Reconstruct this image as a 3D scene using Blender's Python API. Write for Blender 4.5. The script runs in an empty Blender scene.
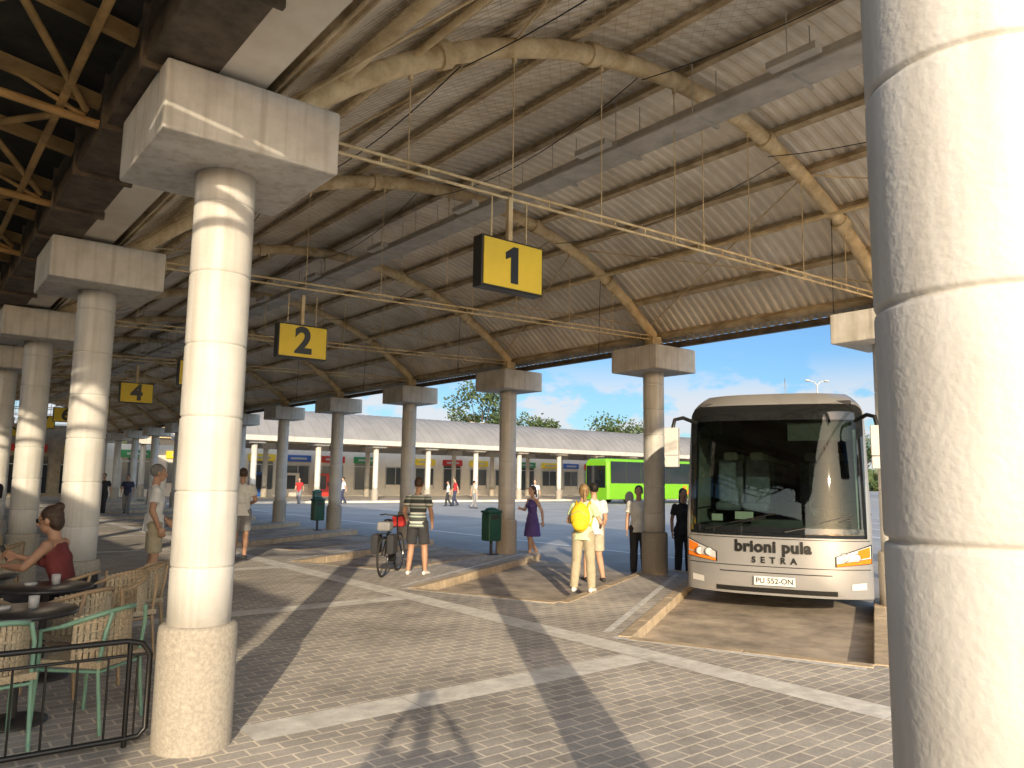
import bpy, math, random
import numpy as np
from mathutils import Vector, Matrix
random.seed(7)
S=bpy.context.scene
C=S.collection
pi=math.pi
# ---------------------------------------------------------------- materials
def mat(name,col,rough=.6,metal=0,var=.12,vscale=3,bump=0,bscale=40,spec=.5,dirt=None,streak=0):
    m=bpy.data.materials.new(name); m.use_nodes=True
    nt=m.node_tree; N=nt.nodes; L=nt.links
    b=N["Principled BSDF"]
    b.inputs["Roughness"].default_value=rough; b.inputs["Metallic"].default_value=metal
    b.inputs["Specular IOR Level"].default_value=spec
    tc=N.new("ShaderNodeTexCoord")
    n=N.new("ShaderNodeTexNoise"); n.inputs["Scale"].default_value=vscale; n.inputs["Detail"].default_value=4
    n.inputs["Roughness"].default_value=.65
    L.new(tc.outputs["Object"],n.inputs["Vector"])
    r=N.new("ShaderNodeValToRGB")
    c=Vector(col)
    r.color_ramp.elements[0].position=.3; r.color_ramp.elements[1].position=.7
    d=c*(1-var*1.6) if dirt is None else Vector(dirt)
    r.color_ramp.elements[0].color=(*d,1); r.color_ramp.elements[1].color=(*(c*(1+var*.6)),1)
    L.new(n.outputs["Fac"],r.inputs["Fac"]); out=r.outputs["Color"]
    if streak:
        mp=N.new("ShaderNodeMapping"); mp.inputs["Scale"].default_value=(14,14,.7); L.new(tc.outputs["Object"],mp.inputs[0])
        n3=N.new("ShaderNodeTexNoise"); n3.inputs["Scale"].default_value=1; n3.inputs["Detail"].default_value=3; L.new(mp.outputs[0],n3.inputs["Vector"])
        r3=N.new("ShaderNodeValToRGB"); r3.color_ramp.elements[0].position=.32; r3.color_ramp.elements[0].color=(1-streak,1-streak*1.1,1-streak*1.25,1); r3.color_ramp.elements[1].position=.52; r3.color_ramp.elements[1].color=(1,1,1,1)
        L.new(n3.outputs["Fac"],r3.inputs[0]); mx=N.new("ShaderNodeMixRGB"); mx.blend_type='MULTIPLY'; mx.inputs[0].default_value=1
        L.new(out,mx.inputs[1]); L.new(r3.outputs[0],mx.inputs[2]); out=mx.outputs[0]
    L.new(out,b.inputs["Base Color"])
    if bump:
        n2=N.new("ShaderNodeTexNoise"); n2.inputs["Scale"].default_value=bscale; n2.inputs["Detail"].default_value=2
        L.new(tc.outputs["Object"],n2.inputs["Vector"])
        bp=N.new("ShaderNodeBump"); bp.inputs["Strength"].default_value=bump; bp.inputs["Distance"].default_value=.01
        L.new(n2.outputs["Fac"],bp.inputs["Height"]); L.new(bp.outputs["Normal"],b.inputs["Normal"])
    return m
def simple(name,col,rough=.5,metal=0,spec=.5):
    m=bpy.data.materials.new(name); m.use_nodes=True; N=m.node_tree.nodes; L=m.node_tree.links; b=N["Principled BSDF"]
    b.inputs["Roughness"].default_value=rough; b.inputs["Metallic"].default_value=metal; b.inputs["Specular IOR Level"].default_value=spec
    n=N.new("ShaderNodeTexNoise"); n.inputs["Scale"].default_value=7; n.inputs["Detail"].default_value=2
    r=N.new("ShaderNodeValToRGB"); c=Vector(col); r.color_ramp.elements[0].color=(*(c*.88),1); r.color_ramp.elements[1].color=(*(c*1.06),1)
    L.new(n.outputs["Fac"],r.inputs[0]); L.new(r.outputs[0],b.inputs["Base Color"]); return m

# ---------------------------------------------------------------- mesh builder
class MB:
    def __init__(s): s.v=[];s.f=[];s.m=[];s.s=[]
    def add(s,vs,fs,mi=0,sm=False):
        o=len(s.v); s.v.extend([tuple(v) for v in vs])
        for f in fs: s.f.append(tuple(i+o for i in f)); s.m.append(mi); s.s.append(sm)
    def box(s,c,sz,mi=0,R=None):
        c=Vector(c); h=Vector(sz)/2; vs=[]
        for x in(-1,1):
            for y in(-1,1):
                for z in(-1,1):
                    p=Vector((x*h.x,y*h.y,z*h.z))
                    if R: p=R@p
                    vs.append(c+p)
        s.add(vs,[(0,1,3,2),(4,6,7,5),(0,4,5,1),(2,3,7,6),(0,2,6,4),(1,5,7,3)],mi)
    def bar(s,p0,p1,w,h,mi=0):
        p0=Vector(p0);p1=Vector(p1);d=p1-p0
        q=d.to_track_quat('Y','Z').to_matrix()
        s.box((p0+p1)/2,(w,d.length,h),mi,q)
    def tube(s,p0,p1,r0,r1=None,mi=0,n=10,caps=True):
        s.path([p0,p1],[r0,r0 if r1 is None else r1],mi,n,caps)
    def path(s,pts,r,mi=0,n=10,caps=True,closed=False):
        pts=[Vector(p) for p in pts]; m=len(pts)
        if not hasattr(r,'__len__'): r=[r]*m
        vs=[];fs=[]; up=None
        for i,p in enumerate(pts):
            if closed: t=pts[(i+1)%m]-pts[i-1]
            else: t=pts[min(i+1,m-1)]-pts[max(i-1,0)]
            t.normalize()
            if up is None:
                up=Vector((0,0,1)) if abs(t.z)<.9 else Vector((1,0,0))
            a=up-t*up.dot(t)
            if a.length<1e-4: a=Vector((1,0,0))-t*t.x
            a.normalize(); up=a; b=t.cross(a)
            for k in range(n):
                an=2*pi*k/n; vs.append(p+(a*math.cos(an)+b*math.sin(an))*r[i])
        for i in range(m if closed else m-1):
            j=(i+1)%m
            for k in range(n):
                k2=(k+1)%n; fs.append((i*n+k,i*n+k2,j*n+k2,j*n+k))
        s.add(vs,fs,mi,True)
        if caps and not closed:
            s.add(vs[:n],[tuple(range(n))[::-1]],mi); s.add(vs[-n:],[tuple(range(n))],mi)
    def lathe(s,prof,c=(0,0,0),mi=0,n=32,sm=True):
        vs=[];fs=[]
        for r,z in prof:
            for k in range(n):
                a=2*pi*k/n; vs.append((c[0]+r*math.cos(a),c[1]+r*math.sin(a),c[2]+z))
        for i in range(len(prof)-1):
            for k in range(n):
                k2=(k+1)%n; fs.append((i*n+k,i*n+k2,(i+1)*n+k2,(i+1)*n+k))
        fs.append(tuple(range(n))[::-1]); fs.append(tuple((len(prof)-1)*n+k for k in range(n)))
        s.add(vs,fs,mi,sm)
    def prism(s,poly,z0,z1,mi=0,mside=None):
        n=len(poly); vs=[(x,y,z0) for x,y in poly]+[(x,y,z1) for x,y in poly]
        s.add(vs,[tuple(range(n,2*n)),tuple(range(n))[::-1]],mi)
        s.add(vs,[(i,(i+1)%n,n+(i+1)%n,n+i) for i in range(n)],mi if mside is None else mside)
    def ell(s,c,r,mi=0,n=16,m=10,R=None):
        vs=[];fs=[];c=Vector(c)
        for i in range(m+1):
            th=pi*i/m
            for k in range(n):
                a=2*pi*k/n; p=Vector((r[0]*math.sin(th)*math.cos(a),r[1]*math.sin(th)*math.sin(a),r[2]*math.cos(th)))
                if R: p=R@p
                vs.append(c+p)
        for i in range(m):
            for k in range(n):
                k2=(k+1)%n; fs.append((i*n+k,(i+1)*n+k,(i+1)*n+k2,i*n+k2))
        s.add(vs,fs,mi,True)
    def quad(s,a,b,c,d,mi=0): s.add([a,b,c,d],[(0,1,2,3)],mi)
    def obj(s,name,mats,parent=None,bevel=0,loc=None,rotz=0,autos=True):
        me=bpy.data.meshes.new(name); me.from_pydata(s.v,[],s.f)
        for m in (mats if isinstance(mats,(list,tuple)) else [mats]): me.materials.append(m)
        me.polygons.foreach_set("material_index",s.m); me.polygons.foreach_set("use_smooth",s.s); me.update()
        o=bpy.data.objects.new(name,me); C.objects.link(o)
        if parent: o.parent=parent
        if loc: o.location=loc
        o.rotation_euler=(0,0,rotz)
        if bevel:
            b=o.modifiers.new("bevel",'BEVEL'); b.width=bevel; b.segments=2; b.limit_method='ANGLE'; b.angle_limit=math.radians(40)
        return o
def empty(name,loc=(0,0,0),rotz=0,sc=1):
    e=bpy.data.objects.new(name,None); C.objects.link(e); e.location=loc; e.rotation_euler=(0,0,rotz); e.scale=(sc,)*3
    e.empty_display_size=.1
    return e
def link(name,me,parent=None,loc=(0,0,0),rotz=0,sc=1):
    o=bpy.data.objects.new(name,me); C.objects.link(o); o.location=loc; o.rotation_euler=(0,0,rotz); o.scale=(sc,)*3
    if parent: o.parent=parent
    return o
def text(name,body,size,m,parent,loc,rot,ext=.004,bold=0,shear=0,spacing=1,follow=None):
    cu=bpy.data.curves.new(name,'FONT'); cu.body=body; cu.size=size; cu.extrude=ext; cu.align_x='CENTER'; cu.align_y='CENTER'
    cu.offset=bold; cu.shear=shear; cu.space_character=spacing
    o=bpy.data.objects.new(name+"_c",cu); C.objects.link(o)
    dg=bpy.context.evaluated_depsgraph_get(); me=bpy.data.meshes.new_from_object(o.evaluated_get(dg))
    bpy.data.objects.remove(o)
    me.materials.clear(); me.materials.append(m)
    if follow:
        for v in me.vertices: v.co.z-=follow(v.co.x+loc[0],loc[2]+v.co.y)
    t=bpy.data.objects.new(name,me); C.objects.link(t); t.parent=parent; t.location=loc; t.rotation_euler=rot
    return t

# ---------------------------------------------------------------- frame
AZ=math.radians(38.7)
def cw(lat,dep):  # survey helper: metres right / ahead of the tripod -> site axes
    return (math.cos(AZ)*lat+math.sin(AZ)*dep, -math.sin(AZ)*lat+math.cos(AZ)*dep)
cam=bpy.data.cameras.new("camera"); co=bpy.data.objects.new("camera",cam); C.objects.link(co); S.camera=co
cam.sensor_width=36; cam.lens=27.03; cam.clip_start=.05; cam.clip_end=6000
pt=math.radians(7)
fh=Vector((math.sin(AZ),math.cos(AZ),0)); f=fh*math.cos(pt)+Vector((0,0,1))*math.sin(pt)
r0=Vector((math.cos(AZ),-math.sin(AZ),0)); u0=r0.cross(f)
ro=.015; r=(r0+u0*ro).normalized(); u=r.cross(f)
M=Matrix((r,u,-f)).transposed().to_4x4(); M.translation=Vector((0,0,1.72)); co.matrix_world=M

# ---------------------------------------------------------------- world + sun
EL=math.radians(15)
sx,sy=cw(-.105,.994); ln=math.hypot(sx,sy); sx/=ln; sy/=ln     # horizontal travel direction of light
sd=Vector((sx*math.cos(EL),sy*math.cos(EL),-math.sin(EL)))
sun=bpy.data.lights.new("sun",'SUN'); sun.energy=5.0; sun.angle=math.radians(.5); sun.color=(1,.84,.60)
so=bpy.data.objects.new("sun",sun); C.objects.link(so); so.rotation_euler=(-sd).to_track_quat('Z','Y').to_euler()
W=bpy.data.worlds.new("World"); S.world=W; W.use_nodes=True
N=W.node_tree.nodes; L=W.node_tree.links; bg=N["Background"]; bg.inputs["Strength"].default_value=.15
sk=N.new("ShaderNodeTexSky"); sk.sky_type='NISHITA'; sk.sun_disc=False; sk.sun_elevation=EL
sk.sun_rotation=math.atan2(-sx,-sy); sk.air_density=1.0; sk.dust_density=.6; sk.ozone_density=1.5
tc=N.new("ShaderNodeTexCoord"); sp=N.new("ShaderNodeSeparateXYZ"); L.new(tc.outputs["Generated"],sp.inputs[0])
def mth(op,a,bb,c=None):
    n=N.new("ShaderNodeMath"); n.operation=op
    for i,v in enumerate((a,bb,c)):
        if v is None: continue
        if isinstance(v,(int,float)): n.inputs[i].default_value=v
        else: L.new(v,n.inputs[i])
    return n.outputs[0]
def mrange(v,a,bb,lo,hi):
    n=N.new("ShaderNodeMapRange"); n.clamp=True; n.interpolation_type='SMOOTHSTEP'
    n.inputs["From Min"].default_value=a; n.inputs["From Max"].default_value=bb; n.inputs["To Min"].default_value=lo; n.inputs["To Max"].default_value=hi
    L.new(v,n.inputs["Value"]); return n.outputs["Result"]
# sky brightened overhead and toward the low sun, added as out-of-view fill light
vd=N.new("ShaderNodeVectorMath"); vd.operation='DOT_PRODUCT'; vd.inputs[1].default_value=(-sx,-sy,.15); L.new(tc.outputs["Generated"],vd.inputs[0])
sky_fill=mth('ADD',mrange(sp.outputs["Z"],.35,.85,1.0,3.0),mrange(vd.outputs["Value"],.0,.9,0,2.8))
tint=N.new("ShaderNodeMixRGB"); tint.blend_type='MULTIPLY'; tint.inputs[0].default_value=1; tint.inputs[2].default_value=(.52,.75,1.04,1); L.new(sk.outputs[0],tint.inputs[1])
tw_=N.new("ShaderNodeMixRGB"); L.new(mrange(sky_fill,1.0,3.5,0,.8),tw_.inputs[0]); L.new(tint.outputs[0],tw_.inputs[1])
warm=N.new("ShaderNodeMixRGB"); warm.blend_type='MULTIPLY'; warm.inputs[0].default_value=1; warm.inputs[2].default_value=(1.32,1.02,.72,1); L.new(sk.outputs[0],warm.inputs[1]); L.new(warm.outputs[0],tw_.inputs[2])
sc_=N.new("ShaderNodeVectorMath"); sc_.operation='SCALE'; L.new(tw_.outputs[0],sc_.inputs[0]); L.new(sky_fill,sc_.inputs["Scale"])
mp=N.new("ShaderNodeMapping"); mp.inputs["Scale"].default_value=(1,1,2.2); L.new(tc.outputs["Generated"],mp.inputs[0])
nz=N.new("ShaderNodeTexNoise"); nz.inputs["Scale"].default_value=11; nz.inputs["Detail"].default_value=6; nz.inputs["Roughness"].default_value=.58
L.new(mp.outputs[0],nz.inputs["Vector"])
cm=mrange(nz.outputs["Fac"],.45,.56,0,1)
mk_=mth('MULTIPLY',cm,mrange(sp.outputs["Z"],.09,.165,1,0))
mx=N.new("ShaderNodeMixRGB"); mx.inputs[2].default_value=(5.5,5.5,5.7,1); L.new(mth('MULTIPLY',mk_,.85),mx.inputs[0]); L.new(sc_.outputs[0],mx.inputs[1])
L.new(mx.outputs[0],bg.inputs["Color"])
S.view_settings.view_transform='Standard'; S.view_settings.look='None'; S.view_settings.exposure=0

# ---------------------------------------------------------------- shared materials
m_white=mat("white_paint",(.60,.585,.55),.55,var=.07,vscale=2.2,bump=.20,bscale=60,dirt=(.51,.49,.45),streak=.16)
m_cap=mat("cap_paint",(.64,.62,.58),.7,var=.08,vscale=3.5,bump=.3,bscale=30,dirt=(.50,.475,.43),streak=.2)
m_plinth=mat("aggregate",(.40,.36,.30),.9,var=.18,vscale=45,bump=.5,bscale=90)
m_kerb=mat("kerb_stone",(.56,.44,.30),.85,var=.2,vscale=6,bump=.4)
m_band=mat("pale_band",(.82,.79,.73),.8,var=.2,vscale=5,bump=.3,bscale=60,dirt=(.56,.53,.48))
m_rib=mat("cream_steel",(.78,.66,.43),.55,var=.15,vscale=4,bump=.1,dirt=(.44,.31,.15))
m_purl=mat("cream_purlin",(.56,.46,.30),.6,var=.3,vscale=3,dirt=(.26,.18,.09))
m_brown=mat("rust_steel",(.46,.29,.11),.7,var=.3,vscale=3)
m_dark=simple("dark_steel",(.045,.042,.04),.5)
m_tray=mat("tray_steel",(.52,.50,.46),.5,metal=.1,var=.2)
m_yellow=mat("sign_yellow",(.85,.62,.04),.45,var=.06)
m_black=simple("black_paint",(.012,.012,.012),.35)
m_grey=simple("grey_panel",(.45,.45,.44),.5)
m_redc=simple("red_plastic",(.5,.03,.02),.4)
m_green=mat("bin_green",(.02,.09,.06),.45,var=.15)
m_rubber=simple("rubber",(.02,.02,.02),.85)
m_chrome=simple("chrome",(.6,.6,.6),.2,metal=1)
m_roof=mat("roof_sheet",(.86,.81,.71),.5,var=.06,vscale=1.1,dirt=(.60,.53,.43))
m_rooftop=mat("roof_top",(.26,.25,.245),.6,var=.12,vscale=.6)
m_asph=mat("asphalt",(.36,.35,.34),.9,var=.16,vscale=.35,bump=.25,bscale=70)
m_bay=mat("bay_concrete",(.52,.43,.33),.9,var=.3,vscale=1.6,bump=.35,bscale=60,dirt=(.22,.18,.14))
def paving():
    m=bpy.data.materials.new("paving"); m.use_nodes=True; nt=m.node_tree; N=nt.nodes; L=nt.links; b=N["Principled BSDF"]
    tc=N.new("ShaderNodeTexCoord")
    br=N.new("ShaderNodeTexBrick"); br.inputs["Scale"].default_value=1; br.inputs["Brick Width"].default_value=.21; br.inputs["Row Height"].default_value=.125
    br.inputs["Mortar Size"].default_value=.010; br.inputs["Mortar Smooth"].default_value=.3; br.inputs["Bias"].default_value=-.1
    br.offset=.5
    br.inputs["Color1"].default_value=(.53,.49,.44,1); br.inputs["Color2"].default_value=(.40,.37,.34,1); br.inputs["Mortar"].default_value=(.80,.72,.60,1)
    L.new(tc.outputs["Object"],br.inputs["Vector"])
    n=N.new("ShaderNodeTexNoise"); n.inputs["Scale"].default_value=.7; n.inputs["Detail"].default_value=5; n.inputs["Roughness"].default_value=.7; L.new(tc.outputs["Object"],n.inputs["Vector"])
    r=N.new("ShaderNodeValToRGB"); r.color_ramp.elements[0].position=.35; r.color_ramp.elements[0].color=(.62,.61,.60,1); r.color_ramp.elements[1].position=.62; r.color_ramp.elements[1].color=(1.12,1.1,1.08,1)
    L.new(n.outputs["Fac"],r.inputs[0])
    mx=N.new("ShaderNodeMixRGB"); mx.blend_type='MULTIPLY'; mx.inputs[0].default_value=1; L.new(br.outputs["Color"],mx.inputs[1]); L.new(r.outputs[0],mx.inputs[2])
    n3=N.new("ShaderNodeTexNoise"); n3.inputs["Scale"].default_value=45; n3.inputs["Detail"].default_value=2; L.new(tc.outputs["Object"],n3.inputs["Vector"])
    mx2=N.new("ShaderNodeMixRGB"); mx2.blend_type='OVERLAY'; mx2.inputs[0].default_value=.3; L.new(mx.outputs[0],mx2.inputs[1]); L.new(n3.outputs["Fac"],mx2.inputs[2])
    # dark chewing-gum and oil spots
    vo=N.new("ShaderNodeTexVoronoi"); vo.inputs["Scale"].default_value=1.7; L.new(tc.outputs["Object"],vo.inputs["Vector"])
    rv=N.new("ShaderNodeValToRGB"); rv.color_ramp.elements[0].position=.03; rv.color_ramp.elements[0].color=(.5,.5,.5,1); rv.color_ramp.elements[1].position=.055; rv.color_ramp.elements[1].color=(1,1,1,1)
    L.new(vo.outputs["Distance"],rv.inputs[0]); mx3=N.new("ShaderNodeMixRGB"); mx3.blend_type='MULTIPLY'; mx3.inputs[0].default_value=1; L.new(mx2.outputs[0],mx3.inputs[1]); L.new(rv.outputs[0],mx3.inputs[2])
    L.new(mx3.outputs[0],b.inputs["Base Color"]); b.inputs["Roughness"].default_value=.75
    bp=N.new("ShaderNodeBump"); bp.inputs["Strength"].default_value=.4; bp.inputs["Distance"].default_value=.004
    ad=N.new("ShaderNodeMath"); ad.operation='MULTIPLY_ADD'; ad.inputs[1].default_value=-1; L.new(br.outputs["Fac"],ad.inputs[0])
    ml=N.new("ShaderNodeMath"); ml.operation='MULTIPLY'; ml.inputs[1].default_value=.6; L.new(n3.outputs["Fac"],ml.inputs[0]); L.new(ml.outputs[0],ad.inputs[2])
    L.new(ad.outputs[0],bp.inputs["Height"]); L.new(bp.outputs[0],b.inputs["Normal"])
    return m
m_pave=paving()
m_line=mat("line_paint",(.80,.79,.76),.7,var=.2,vscale=8,dirt=(.5,.48,.45))

# ---------------------------------------------------------------- ground
G=-.13; P=4.49
b=MB(); b.quad((-3000,-3000,G),(3000,-3000,G),(3000,3000,G),(-3000,3000,G)); b.obj("ground",m_asph)
def bay(k):
    y=P*k
    return [(11.8,5.86+y),(7.5,3.75+y),(6.52,5.98+y),(11.8,9.1+y)]
KS=range(-2,10)
edge=[]
for k in KS: edge+=bay(k); edge+=[(12.02,9.45+P*k),(12.02,10.0+P*k)]
poly=[(-14,edge[0][1])]+edge+[(11.8,66),(-14,66)]
b=MB(); b.prism(poly,G-.05,0); b.obj("pavement",m_pave)
b=MB()
pts=[Vector((x,y,0)) for x,y in edge]
KW=.16
for i in range(len(pts)-1):
    a,c=pts[i],pts[i+1]; d=(c-a); Ln=d.length; d.normalize(); nrm=Vector((-d.y,d.x,0))
    cnt=max(1,round(Ln/1.0)); st=Ln/cnt
    for j in range(cnt):
        p0=a+d*(j*st+.004); p1=a+d*((j+1)*st-.004)
        q=(p0+p1)/2+nrm*(KW/2-.012)
        b.box((q.x,q.y,-.055+random.uniform(-.002,.002)),(st-.008,KW,.13),0,Matrix.Rotation(math.atan2(d.y,d.x),3,'Z'))
b.obj("kerb",m_kerb,bevel=.012)
b=MB()
for k in KS:
    B=bay(k); b.add([(x,y,G+.004) for x,y in [B[0],B[3],B[2],B[1]]],[(0,1,2,3)])
b.obj("bay_surface",m_bay)
b=MB()
def strip(p,q,w,z=.004):
    p=Vector((*p,z));q=Vector((*q,z)); d=(q-p).normalized(); n=Vector((-d.y,d.x,0))*w/2
    n_=max(1,int((q-p).length/1.2))
    for i in range(n_):
        a=p+(q-p)*(i/n_)+d*.003; c=p+(q-p)*((i+1)/n_)-d*.003
        b.quad(a-n,c-n,c+n,a+n)
strip((6.03,-8),(6.03,50),.36)
for k in range(-2,10):
    strip((2.0,P*k+5.28),(5.84,P*k+5.28),.36)
b.obj("pavement_band",m_band)
b=MB()
for k in KS:
    B=bay(k)
    strip((B[2][0]-.05,B[2][1]+.33),(B[3][0]-.3,B[3][1]+.30),.09,.005)
    strip((6.35,B[2][1]+.10),(7.25,B[1][1]-.05),.12,.006)
for i in range(9):
    strip((20+3*i,12),(26+3*i,20),.14,G+.004)
strip((16,44),(70,44),.15,G+.004); strip((15,10),(15,46),.15,G+.004)
b.obj("road_marking",m_line)

# ---------------------------------------------------------------- columns
joints=[1.12,1.605,2.09,2.575,3.06,3.545]
CR=.197
prof=[(CR,.74)]
for z in joints: prof+=[(CR+.001,z-.016),(CR-.001,z-.008),(CR-.008,z-.004),(CR-.008,z+.004),(CR-.001,z+.008),(CR+.001,z+.016)]
prof+=[(CR+.001,3.78)]
def mesh_of(b,mats,name,bevel=0):
    o=b.obj(name,mats,bevel=bevel)
    if bevel:
        dg=bpy.context.evaluated_depsgraph_get(); me=bpy.data.meshes.new_from_object(o.evaluated_get(dg))
    else: me=o.data
    bpy.data.objects.remove(o); return me
b=MB(); b.lathe(prof,n=48); me_shaft=mesh_of(b,m_white,"shaft")
b=MB(); b.lathe([(.238,-.14),(.242,.0),(.244,.70),(.238,.745),(.222,.76)],n=40); me_pl=mesh_of(b,m_plinth,"plinth")
b=MB(); b.box((0,0,3.995),(1.14,1.14,.45)); me_cap=mesh_of(b,m_cap,"capital",.02)
def column(x,y,name="column",rz=0,wide=1):
    e=empty(name,(x,y,0),rz); link("shaft",me_shaft,e); link("plinth",me_pl,e); link("capital",me_cap,e); e.scale=(wide,wide,1)
column(1.762,.608,wide=1.10)
column(1.655,5.29)
for k in range(1,13): column(1.69,5.28+P*k)
for k in range(-2,13): column(11.32,5.28+P*k)

# ---------------------------------------------------------------- vault canopy
CX,CZ,R=6.76,-.77,6.97
def arc(x,dr=0): return CZ+math.sqrt((R+dr)**2-(x-CX)**2)
def arcpts(x0,x1,dr,n):
    a0=math.atan2(arc(x0,dr)-CZ,x0-CX); a1=math.atan2(arc(x1,dr)-CZ,x1-CX)
    return [(CX+(R+dr)*math.cos(a0+(a1-a0)*i/n),CZ+(R+dr)*math.sin(a0+(a1-a0)*i/n)) for i in range(n+1)]
XE=11.72
def corr_roof(y0,y1,fine=True):
    b=MB(); A=arcpts(1.66,XE,.2,34); pit=.16
    ys=[]
    y=y0
    while y<y1:
        ys+=[(y,0),(y+.05,0),(y+.08,1),(y+.13,1)]; y+=pit
    ys.append((y1,0)); vs=[];fs=[]
    for yy,h in ys:
        for x,z in A:
            nx,nz_=(x-CX)/(R+.2),(z-CZ)/(R+.2); vs.append((x+nx*h*.020,yy,z+nz_*h*.020))
    m=len(A)
    for i in range(len(ys)-1):
        for j in range(m-1): fs.append((i*m+j,i*m+j+1,(i+1)*m+j+1,(i+1)*m+j))
    b.add(vs,fs,0,False)
    return b
Y0,Y1=-1.0,60.0
NR=12
vault=empty("barrel_canopy")
b=corr_roof(Y0,Y1); b.obj("roof_sheet",m_roof,vault)
b=MB(); b.box((1.55,(Y0+Y1)/2,4.272),(.34,Y1-Y0,.02)); b.obj("soffit",m_roof,vault)
b=MB()
for k in range(-1,NR):
    y=5.28+P*k
    b.path([(x,y,z) for x,z in arcpts(1.95,11.32,0,26)],.095,0,12)
    for x in (3.4,5.2,8.3,10.1):
        z=arc(x); t=Vector((-(z-CZ),0,x-CX)).normalized()
        b.tube(Vector((x,y,z))-t*.06,Vector((x,y,z))+t*.06,.125,None,0,12)
    b.box((11.32,y,4.34),(.24,.2,.28)); b.box((1.95,y,4.25),(.3,.24,.06))
b.obj("rib",m_rib,vault)
b=MB(); pur=arcpts(1.9,11.5,.15,12)
for i,(x,z) in enumerate(pur):
    an=math.atan2(z-CZ,x-CX)
    Rm=Matrix.Rotation(-(an-pi/2),3,'Y')
    b.box((x,(Y0+Y1)/2,z),(.06,Y1-Y0-.1,.09),0,Rm)
    b.box((x-.028,(Y0+Y1)/2,z-.05),(.10,Y1-Y0-.1,.012),0,Rm)
b.obj("purlin",m_purl,vault)
b=MB()
zE=arc(XE,.2)-.07
b.tube((XE,Y0,zE),(XE,Y1,zE),.055,None,0,10)
b.tube((2.45,Y0,4.78),(2.45,Y1,4.78),.055,None,0,10)
b.tube((3.1,Y0,5.2),(3.1,Y1,5.2),.03,None,0,8)
b.tube((9.6,Y0,5.32),(9.6,Y1,5.32),.03,None,0,8)
for k in range(-1,NR):
    y=5.28+P*k
    for x0,x1 in((2.0,4.2),(9.2,11.2)):
        if k<NR-1:
            b.tube((x0,y,arc(x0,.05)),(x1,y+P,arc(x1,.05)),.012,None,0,6); b.tube((x1,y,arc(x1,.05)),(x0,y+P,arc(x0,.05)),.012,None,0,6)
b.obj("eave_tube",m_rib,vault)
b=MB(); b.box((1.20,(Y0+Y1)/2,4.43),(.40,Y1-Y0,.40)); b.box((11.5,(Y0+Y1)/2,4.30),(.10,Y1-Y0,.10))
y=Y0+.3
while y<Y1:
    b.box((1.2,y,4.41),(.46,.05,.44)); y+=1.12
b.obj("gutter_beam",mat("gutter_brown",(.12,.09,.06),.7,var=.4,vscale=5),vault,bevel=.008)
b=MB(); Rn=R+.07
a0=math.atan2(arc(1.95,.07)-CZ,1.95-CX); a1=math.atan2(arc(6.2,.07)-CZ,6.2-CX); Lr=abs(a1-a0)*Rn
ny0,ny1=1.8,14.3; spn=.16
def npt(s,y): a=a0+(a1-a0)*s/Lr; return (CX+Rn*math.cos(a),y,CZ+Rn*math.sin(a)-.02*math.sin(pi*((y-5.28)/P%1)))
c=-Lr
while c<ny1-ny0:
    for sg in(1,-1):
        pts_=[]
        for i in range(13):
            s=Lr*i/12; y=ny0+c+(s if sg>0 else Lr-s)
            if ny0<=y<=ny1: pts_.append(npt(s,y))
        if len(pts_)>1: b.path(pts_,.0022,0,3,False)
    c+=spn
b.obj("bird_net",m_purl,vault)
b=MB()
def tz(x): return 4.17+(x-2.2)*.026
for k in range(-1,NR):
    y=5.28+P*k
    for dz in(0,.075): b.tube((1.95,y,tz(1.95)+dz+.02),(11.25,y,tz(11.25)+dz+.02),.014,None,0,8)
    x=2.4
    while x<11.1: b.tube((x,y,tz(x)+.02),(x,y,tz(x)+.095),.008,None,0,6); x+=.45
    for x in (3.1,4.2,5.35,6.5,7.0,7.9,9.1,10.2):
        b.tube((x,y,tz(x)),(x,y,arc(x)),.006,None,0,6)
        b.box((x,y,arc(x)-.12),(.03,.03,.07))
b.obj("tie_rod",m_rib,vault)
b=MB(); rc=random.Random(3)
for k in range(-1,6):
    y=5.28+P*k
    for x in (3.6,5.9,8.6):
        sg=rc.uniform(.12,.35); x2=x+rc.uniform(-.3,.3)
        b.path([(x+(x2-x)*t,y+P*t,arc(x)-.13-sg*4*t*(1-t)) for t in np.linspace(0,1,12)],.006,0,5)
    x=9.9; b.path([(x-.05*t,y+.02,arc(x)-.1-(.9+.5*rc.random())*t+.2*math.sin(6*t)) for t in np.linspace(0,1,8)],.006,0,5)
b.obj("loose_cable",m_black,vault)
b=MB()
for x in(6.38,6.72): b.box((x,(Y0+Y1)/2,5.66),(.02,Y1-Y0,.11))
b.box((6.55,(Y0+Y1)/2,5.612),(.32,Y1-Y0,.012))
b.tube((6.30,Y0,5.58),(6.30,Y1,5.58),.02,None,0,8)
y=Y0+.3
while y<Y1:
    b.box((6.55,y,5.59),(.46,.035,.03))
    for x in(6.34,6.76): b.tube((x,y,5.58),(x,y,6.25),.006,None,0,6)
    y+=1.12
for yy in np.arange(1,40,2.6):
    b.box((6.14,yy,5.60),(.12,.5,.07))
b.obj("cable_tray",m_tray,vault)

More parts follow.
